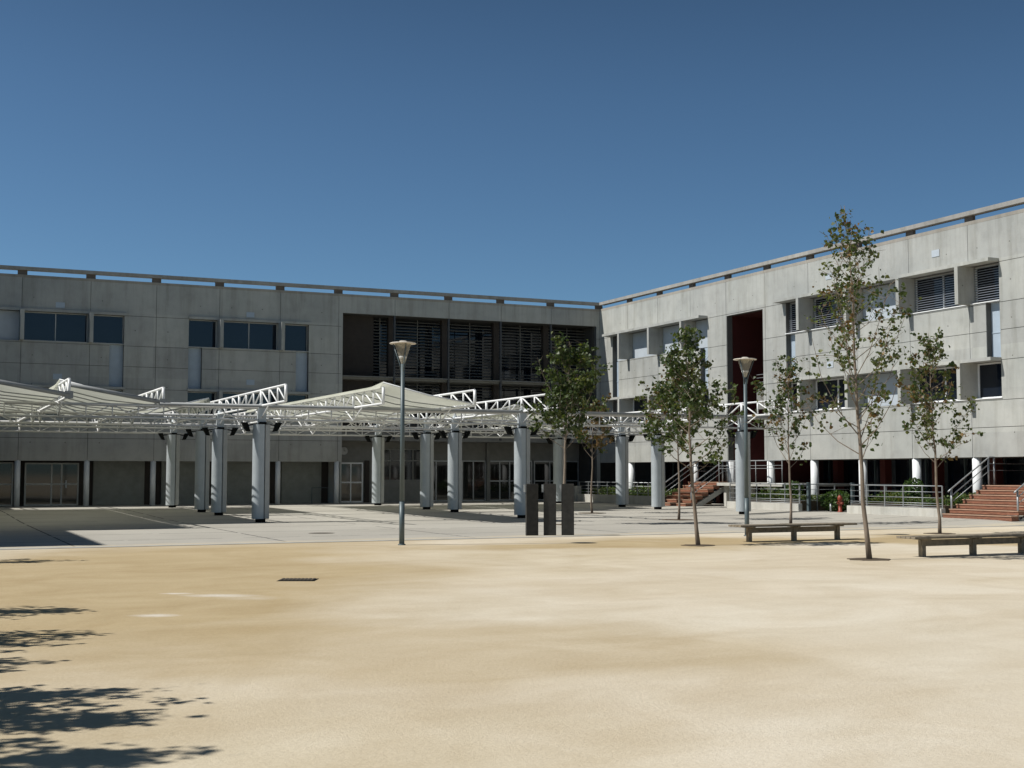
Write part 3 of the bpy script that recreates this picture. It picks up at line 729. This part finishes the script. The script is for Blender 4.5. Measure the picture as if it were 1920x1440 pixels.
# white end post of the corner railing
m = MB(); m.box(-2.3, -1.95, -1.38, -1.15, .08, .95); tag(m.build('wall_pier', M['kerb_concrete']), 'white stub pier ending the corner railing, right of the dark slabs', 'pier')
def stairs(y0, y1, label, x_front=-2.38, n=7):
    t = thing('stairs', (x_front, (y0+y1)/2, .08), label, 'stairs', 'wooden steps up to the sunlit wing')
    zr = 1.22-.08; rise = zr/n; go = .31
    for k in range(n):
        xa = x_front+k*go; m = MB()
        m.box(xa, xa+go-.004, y0, y1, .08+rise*k+.02 if k else .05, .08+rise*(k+1)-.03); m.cur = 1
        m.box(xa-.025, xa+go-.004, y0-.01, y1+.01, .08+rise*(k+1)-.028, .08+rise*(k+1)); m.build('step', [M['wood'], M['wood_light']], t)
    xe = x_front+n*go
    m = MB()
    m.v += [(x_front+.2, yy, .0) for yy in (y0-.02, y0+.12)]
    m = MB()
    for yy in (y0+.03, y1-.15):
        b = len(m.v)
        prof = [(x_front+.25, .02), (x_front+.75, .02), (xe+.1, .85), (xe+.1, 1.0), (xe-.1, .98)]
        m.v += [(x, yy, z) for x, z in prof] + [(x, yy+.12, z) for x, z in prof]
        q = len(prof); m.face([b+i for i in range(q)]); m.face([b+q+i for i in range(q)][::-1])
        for i in range(q): m.face([b+i, b+(i+1) % q, b+q+(i+1) % q, b+q+i])
    m.build('stringer', M['kerb_concrete'], t)
    m = MB(); m.box(xe, 3.1, y0, y1, 1.10, 1.22); m.build('landing', M['wood'], t)
    for yy in (y0+.06, y1-.06):
        m = MB(); zt = 1.0
        a = (x_front+.35, yy, 1.10); b = (xe-.02, yy, 2.22); c = (2.9, yy, 2.22)
        m.tube([(x_front+.2, yy, 1.0), a, b, c], .028, 8); m.tube([(a[0]+.05, yy, .88), (b[0], yy, 1.98), (c[0], yy, 1.98)], .018, 6)
        m.tube([(a[0]+.05, yy, .66), (b[0], yy, 1.74), (c[0], yy, 1.74)], .012, 6)
        m.tube([(a[0], yy, .1), (a[0], yy, 1.08)], .035, 8); m.tube([(b[0]-.05, yy, 1.2), (b[0]-.05, yy, 2.2)], .03, 8)
        m.tube([(b[0]+.22, yy, 1.2), (b[0]+.22, yy, 2.2)], .03, 8); m.tube([(1.6, yy, 1.2), (1.6, yy, 2.2)], .03, 8)
        m.build('handrail', M['steel'], t)
    return t
M['wood_light'] = plain('worn_tread_edge', (.38, .24, .165), .7, 0, .15)
stairs(-32.1, -29.0, 'wide red-brown wooden steps at the right edge, behind the right bench')
stairs(-12.5, -9.85, 'narrower red-brown wooden steps behind the thin tree, nearer the corner')
# walkway between the two stairs (far one)
wk = thing('walkway', (-.6, -15.5, 1.1), 'raised walkway with steel balustrade in front of the red recess', 'walkway')
m = MB(); m.box(-.7, 3.0, -17.6, -12.55, 1.06, 1.20); m.build('deck', M['kerb_concrete'], wk)
m = MB()
for z, r in ((2.2, .026), (1.98, .012), (1.85, .012)): m.tube([(-.62, -17.55, z), (-.62, -12.6, z)], r, 6)
m.build('balustrade', M['dull_steel'], wk)
for k in range(6):
    m = MB(); m.tube([(-.62, -17.5+k*.97, 1.2), (-.62, -17.5+k*.97, 2.2)], .018, 6); m.build('post', M['dull_steel'], wk)
for k in range(3):
    m = MB(); m.box(-.4, -.2, -16.9+k*2, -16.7+k*2, .05, 1.06); m.build('support', M['kerb_concrete'], wk)
# planting
def leaf_cloud(m, c, ext, n, size, rnd, mi=(0, 1), shape='box'):
    for _ in range(n):
        while True:
            p = Vector((rnd.uniform(-1, 1), rnd.uniform(-1, 1), rnd.uniform(-1, 1)))
            if shape == 'box' or p.length <= 1: break
        q = Vector((c[0]+p.x*ext[0], c[1]+p.y*ext[1], c[2]+p.z*ext[2])); add_leaf(m, q, size*rnd.uniform(.6, 1.3), rnd, rnd.choice(mi))
def add_leaf(m, q, s, rnd, mi):
    u = Vector((rnd.gauss(0, 1), rnd.gauss(0, 1), rnd.gauss(0, .8))).normalized()
    v = u.cross(Vector((rnd.gauss(0, 1), rnd.gauss(0, 1), rnd.gauss(0, 1)))).normalized()
    n = u.cross(v)*s*.12
    b = len(m.v)
    for (a, c_, d) in ((-.55, 0, 0), (-.15, -.48, 1), (.2, -.30, .5), (.6, 0, 0), (.2, .30, .5), (-.15, .48, 1)):
        p = q + u*s*a + v*s*c_ + n*d; m.v.append(tuple(p))
    m.cur = mi; m.face([b+i for i in range(6)])
rnd = random.Random(11)
m = MB(); m.box(-2.0, .9, -28.7, -23.7, -.02, .5); struct('planting_soil', m, M['soil'])
m = MB(); m.box(-2.0, .9, -20.6, -15.7, -.02, .5); struct('planting_soil', m, M['soil'])
m = MB(); m.box(-2.0, .9, -9.7, -.3, -.02, .5); struct('planting_soil', m, M['soil'])
m = MB()
for (y0, y1) in ((-28.6, -23.9), (-20.5, -15.8), (-9.6, -.5)):
    y = y0
    while y < y1:
        h = .12+.22*max(0, math.sin(y*1.7)+rnd.uniform(-.3, .6)); leaf_cloud(m, (rnd.uniform(-1.3, -.2), y, .52+h/2), (.5, .35, h/2+.06), 210, .085, rnd)
        y += .28
tag(m.build('ground_cover', [M['hedge'], M['leaf_mid']], loc=(-1, -15, .5)), 'low green ground cover growing behind the low walls', 'plants', kind='stuff')
def bush(loc, ext, n, label, size=.10):
    t = thing('bush', loc, label, 'bush'); m = MB()
    leaf_cloud(m, (loc[0], loc[1], loc[2]+ext[2]*.95), ext, n, size, rnd, (0, 0, 1), 'ball')
    m.build('foliage', [M['hedge'], M['leaf_dark']], t)
    s = MB()
    for k in range(6):
        a = k*1.05; s.tube([(loc[0], loc[1], loc[2]), (loc[0]+ext[0]*.6*math.cos(a), loc[1]+ext[1]*.6*math.sin(a), loc[2]+ext[2]*1.3)], [.015, .006], 5)
    s.build('stems', M['bark'], t)
bush((-1.0, -21.6, .08), (.6, .75, .45), 1500, 'leafy green bush at ground level left of the red hydrant')
bush((-.3, -17.9, .5), (.4, .5, .42), 700, 'taller green shrub growing behind the low wall left of the gateway')
bush((-.6, -25.6, .5), (.4, .45, .50), 650, 'yellow-green shrub behind the low wall right of the hydrant')
# hydrant
hy = thing('fire_hydrant', (-1.6, -22.55, .09), 'orange-red fire hydrant standing in the gateway beside the green bush', 'hydrant')
m = MB(); m.lathe((-1.6, -22.55, .09), [(.11, 0), (.11, .05), (.075, .06), (.075, .48), (.10, .50), (.10, .60), (.06, .67), (.02, .70)], 16)
m.build('barrel', M['hydrant'], hy)
m = MB(); m.tube([(-1.75, -22.55, .50), (-1.45, -22.55, .50)], .035, 8); m.tube([(-1.6, -22.72, .45), (-1.6, -22.38, .45)], .04, 8); m.build('outlet', M['hydrant'], hy)
m = MB(); m.tube([(-1.75, -22.15, .09), (-1.75, -22.15, .45)], .035, 8); tag(m.build('bollard', M['steel']), 'short pale grey bollard between bush and red hydrant', 'bollard')
m = MB(); m.box(-1.9, -1.78, -20.95, -20.83, .09, 1.27); tag(m.build('gate_post', M['lamp_steel']), 'dark square gate post left of the green bush', 'post', 'dark gate posts')
m = MB(); m.box(-1.9, -1.78, -23.65, -23.53, .09, 1.27); tag(m.build('gate_post', M['lamp_steel']), 'dark square gate post right of the red hydrant', 'post', 'dark gate posts')
# small barrier in front of the last shutter
br = thing('barrier', (-15.75, .3, .1), 'small dark steel barrier in front of the last roller shutter', 'barrier')
m = MB(); m.tube([(-16.45, .5, .1), (-16.45, .5, .9), (-15.6, .5, .9), (-15.6, .5, .1)], .022, 6); m.build('frame', M['lamp_steel'], br)

# ------------------------------------------------------------------ courtyard furniture
def street_lamp(loc, label):
    x, y, _ = 0, 0, 0
    t = thing('street_lamp', (0, 0, 0), label, 'street lamp', 'grey-blue street lamps at the edge of the sand')
    m = MB(); m.tube([(0, 0, 0), (0, 0, 1.0)], .062, 16); m.tube([(0, 0, 1.0), (0, 0, 4.2)], [.055, .046], 16)
    m.lathe((0, 0, 0), [(.09, 0), (.09, .02), (.064, .03)], 16); m.build('pole', M['lamp_steel'], t)
    m = MB(); m.lathe((0, 0, 4.18), [(.03, 0), (.045, .04), (.10, .2), (.20, .50)], 24, False); m.build('diffuser', M['shade'], t)
    m = MB(); m.lathe((0, 0, 4.18), [(.035, .02), (.09, .17), (.10, .20), (.02, .21)], 20); m.build('lamp_bulb', M['white_paint'], t)
    for k in range(3):
        a = .5+k*2.094; m = MB(); c, s = math.cos(a), math.sin(a)
        m.tube([(.045*c, .045*s, 4.03), (.07*c, .07*s, 4.2), (.235*c, .235*s, 4.68)], .013, 6); m.build('arm', M['lamp_steel'], t)
    m = MB(); m.lathe((0, 0, 4.67), [(.02, -.10), (.17, .0), (.305, .0), (.315, .015), (.29, .028), (.12, .04), (.07, .075), (.01, .08)], 28); m.build('lamp_hat', M['hat'], t)
    t.location = loc; return t
M['hat'] = plain('cream_lamp_hat', (.60, .55, .47), .4, 0, .05)
l1 = street_lamp((-24.62, -35.3, -.012), 'tall grey-blue street lamp standing in front of the shaded wing')
dup(l1, (-14.87, -35.1, -.012), 'tall grey-blue street lamp behind the left bench, in front of the red recess', .9)

def slab(loc, rz, label):
    t = thing('stele', (0, 0, 0), label, 'stone slab', 'dark upright slabs at the paving edge')
    m = MB(); m.box(-.165, .165, -.05, .05, 0, 1.36); m.build('slab', M['stele'], t, bevel=.008)
    m = MB(); m.box(-.215, -.17, -.04, .045, 1.14, 1.34); m.build('side_plate', M['steel'], t)
    t.location = loc; t.rotation_euler = (0, 0, rz); return t
s1 = slab((-20.05, -32.75, .004), -YAW+.28, 'dark upright slab, leftmost of the three, beside the front column')
dup(s1, (-19.58, -32.87, .004), 'dark upright slab in the middle of the three', -YAW+.02)
dup(s1, (-19.13, -33.03, .004), 'dark upright slab, rightmost of the three, in front of a tree trunk', -YAW+.02)

def bench(loc, label, L=3.5):
    t = thing('bench', (0, 0, 0), label, 'bench', 'long weathered timber benches')
    m = MB()
    for k in range(4): m.box(-L/2, L/2, -.27+k*.137, -.27+k*.137+.125, .365, .41)
    m.build('seat', M['wood_grey'], t, bevel=.006)
    m = MB(); m.box(-L/2+.35, L/2-.4, -.03, .03, .21, .335); m.build('beam', M['wood_grey'], t)
    for k in (-1, 0, 1):
        m = MB(); m.box(k*1.33-.048, k*1.33+.048, -.055, .055, -.02, .33); m.build('leg', M['wood_grey'], t)
    for k in (-1, 0, 1):
        m = MB(); m.box(k*1.33-.04, k*1.33+.04, -.22, .22, .335, .364); m.build('bracket', M['wood_grey'], t)
    t.location = loc; return t
be = bench((-15.17, -37.5, -.012), 'long weathered bench by the second street lamp, the one wholly in view')
dup(be, (-15.35, -43.62, -.012), 'long weathered bench running out of the right edge of the picture')

def flat_disc(x, y, rx, ry, z=0, n=24, rz=0):
    m = MB(); b = [(x+rx*math.cos(2*math.pi*k/n)*math.cos(rz)-ry*math.sin(2*math.pi*k/n)*math.sin(rz), y+rx*math.cos(2*math.pi*k/n)*math.sin(rz)+ry*math.sin(2*math.pi*k/n)*math.cos(rz)) for k in range(n)]
    m.prism(b, z-.02, z+.006); return m
dr = thing('drain_grate', (-29.44, -43.84, 0), 'rectangular iron drain grate set in the sand left of the first lamp', 'drain')
m = MB(); c, s = math.cos(-YAW), math.sin(-YAW)
def rot(px, py): return (-29.44+px*c-py*s, -43.84+px*s+py*c)
for k in range(9):
    a = -.27+k*.06; p = [rot(a, -.20), rot(a+.035, -.20), rot(a+.035, .20), rot(a, .20)]; m.prism(p, -.01, .002)
m.build('bars', M['iron'], dr)
m = MB(); m.prism([rot(-.29, -.24), rot(.29, -.24), rot(.29, .24), rot(-.29, .24)], -.03, -.008); m.build('pit', M['black'], dr)
tag(flat_disc(-24.71, -29.14, .36, .36).build('manhole_cover', M['iron'], loc=(0, 0, 0)), 'round grey manhole cover in the paving left of the first lamp', 'manhole cover')
# ------------------------------------------------------------------ trees
def tree(base, H, cb, R, nleaf, ls, label, seed, lean=(0, 0), mats=(0, 0, 1), r0=.07, group='young trees in the courtyard', limbs=24, upright=.6, pit=None, mset=('leaf_dark', 'leaf_mid', 'leaf_brown'), taper=.78, nclump=9):
    rnd = random.Random(seed); bx, by, bz = base
    t = thing('young_tree', base, label, 'tree', group)
    T = MB(); pts = []; n = 12; wx = wy = 0
    for k in range(n+1):
        f = k/n; wx += rnd.uniform(-.025, .025); wy += rnd.uniform(-.025, .025)
        pts.append(Vector((bx+lean[0]*f+wx, by+lean[1]*f+wy, bz-.05+H*.97*f)))
    T.tube(pts, [max(.006, r0*(1-.93*(k/n)**.85))*(1.15 if k == 0 else 1) for k in range(n+1)], 9)
    def on(f):
        i = min(n-1, int(f*n)); return pts[i].lerp(pts[i+1], f*n-i)
    twigs = []
    for k in range(limbs):
        g_ = (k+rnd.uniform(0, .7))/limbs                          # 0 at crown base, 1 at top
        f = cb/H + (.93-cb/H)*g_
        prof = (.55+.45*math.sin(math.pi*min(.5, g_*1.4+.12)))*(1-g_*taper)
        az = k*2.4+rnd.uniform(-.7, .7); L = R*prof*rnd.uniform(.55, 1.2)
        st = on(f); rise = min(L*upright/(1.0-upright)*rnd.uniform(.6, 1.25), (bz+H-st.z)*.92)
        d = Vector((math.cos(az), math.sin(az), 0)); sd_ = Vector((-d.y, d.x, 0))*rnd.uniform(-.18, .18)*L
        p1 = st+d*L*.42+sd_*.5+Vector((0, 0, rise*.28)); p2 = st+d*L*.78+sd_+Vector((0, 0, rise*.68)); p3 = st+d*L+sd_*.6+Vector((0, 0, rise*1.1))
        rr = max(.009, r0*.26*(1-g_*.6)); T.tube([st, p1, p2, p3], [rr, rr*.7, rr*.45, .004], 6, False)
        path = [st, p1, p2, p3]
        for q in range(rnd.randint(4, 7)):
            u = rnd.uniform(.25, 1)*2.999; i = int(u); a = path[i].lerp(path[i+1], u-i)
            e = a+Vector((rnd.gauss(0, .8), rnd.gauss(0, .8), rnd.uniform(-.1, 1.2)))*(.10+L*.22)
            if e.z > bz+H: e.z = bz+H-.02
            T.tube([a, e], [.006, .003], 4, False); twigs.append((a, e, 1.0))
        twigs.append((p2, p3, 1.3)); twigs.append((p1, p2, .7))
    for q in range(5):
        a = on(.82+.035*q); e = a+Vector((rnd.gauss(0, .07), rnd.gauss(0, .07), rnd.uniform(.12, .3))); twigs.append((a, e, .5)); T.tube([a, e], [.006, .003], 4, False)
    T.build('trunk', M['bark'], t)
    # leaves sit in small clumps along the twigs
    Cm = MB(); ncl = max(1, nleaf//nclump); wts = [(rnd.random()**1.5+.08)*w*((e-a).length+.08) for a, e, w in twigs]; tot = sum(wts)
    for (a, e, _), wt in zip(twigs, wts):
        k_ = wt/tot*ncl; k_ = int(k_)+(1 if rnd.random() < k_-int(k_) else 0)
        for _q in range(k_):
            c = a.lerp(e, rnd.uniform(.1, 1.1))+Vector((rnd.gauss(0, .05), rnd.gauss(0, .05), rnd.gauss(0, .05))); mi = rnd.choice(mats); sp = rnd.uniform(.035, .10)
            for _l in range(rnd.randint(nclump//2, nclump+nclump//2)):
                p = c+Vector((rnd.gauss(0, sp), rnd.gauss(0, sp), rnd.gauss(0, sp*.8)))
                add_leaf(Cm, p, ls*rnd.uniform(.55, 1.25), rnd, mi if rnd.random() < .75 else rnd.choice(mats))
    Cm.build('crown', [M[k_] for k_ in mset], t)
    if pit:
        s_ = MB(); nn = 20; poly = [(bx+pit*rnd.uniform(.8, 1.1)*math.cos(6.283*k/nn), by+pit*rnd.uniform(.8, 1.1)*math.sin(6.283*k/nn)) for k in range(nn)]
        s_.prism(poly, bz-.03, bz+.012); o = struct('tree_pit', s_, M['soil'])
    return t
D = (0, 0, 0, 1, 1); Mx = (0, 1, 1, 2); B = (1, 1, 2, 0)
x1_, y1_ = pix_ground(1057, 984)
tree((x1_, y1_, .004), 6.15, 2.45, 1.35, 4600, .105, 'dense dark tree rising behind the rightmost dark slab', 21, (.35, .3), (0, 0, 0, 1), .06, limbs=34, upright=.58, pit=.4, taper=.8)
tree((-9.79, -17.05, .02), 4.75, 2.2, 1.05, 1500, .115, 'small browning tree behind the dense dark one, near the corner', 22, (.05, .1), (0, 1, 2, 2), .048, limbs=20, pit=.55, taper=.5)
tree((-10.43, -24.67, .004), 5.6, 2.3, 1.3, 2500, .11, 'thin-trunked tree in the paving, directly left of the dense tree in the sand', 23, (.0, .1), (0, 1, 1, 2), .048, limbs=24, pit=.6, taper=.65)
tree((-18.52, -38.37, -.012), 5.35, 1.7, 1.25, 3000, .092, 'bushy green tree in the sand left of the first bench', 24, (-.1, .15), (0, 0, 0, 0, 1), .052, limbs=30, upright=.5, pit=.38, taper=.82)
tree((-9.17, -29.43, .004), 5.45, 1.85, 1.2, 1300, .105, 'slim sparse tree behind the first bench', 25, (.05, .1), (0, 0, 0, 1, 2), .048, limbs=24, upright=.64, pit=.4, taper=.7, nclump=7)
tree((-18.19, -43.81, -.012), 7.15, 2.0, 1.3, 2400, .078, 'tallest and sparsest tree, between the two benches, topping the roof line', 26, (-.42, .1), (1, 0, 1, 0, 1, 0, 2), .052, limbs=42, upright=.6, pit=.42, taper=.86, nclump=7)
tree((-9.33, -36.26, -.012), 5.75, 1.85, 1.1, 2000, .095, 'narrow tree behind the second bench, left of the front steps', 27, (-.25, .1), (0, 1, 1, 0, 2), .048, limbs=28, upright=.58, pit=.42, taper=.7, nclump=8)
# trees outside the left edge of the frame, whose shadows reach across the sand
D = (0, 0, 0, 1, 1)
def cam_pt(X, d): return (CAM.x+X*math.cos(YAW)+d*math.sin(YAW), CAM.y-X*math.sin(YAW)+d*math.cos(YAW), -.012)
OUT = (('nearest', -7.0, 6.55, 5.5, 1.2, 4000), ('second nearest', -6.75, 8.0, 4.9, .95, 2600), ('third nearest', -7.05, 9.1, 4.6, .9, 2200), ('middle', -7.95, 10.6, 4.2, .8, 1700), ('fourth nearest', -8.5, 12.6, 4.5, 1.0, 1700), ('second farthest', -9.1, 15.0, 4.5, .8, 1500), ('farthest', -12.6, 23.6, 4.5, .8, 1300))
for i, (wd, X, d, h, R_, nl) in enumerate(OUT):
    tree(cam_pt(X, d), h, 1.5, R_*1.15, int(nl*.72), .10, wd+' of the leafy trees outside the left edge', 40+i, (0, 0), D, .06, limbs=30, upright=.55, nclump=4)
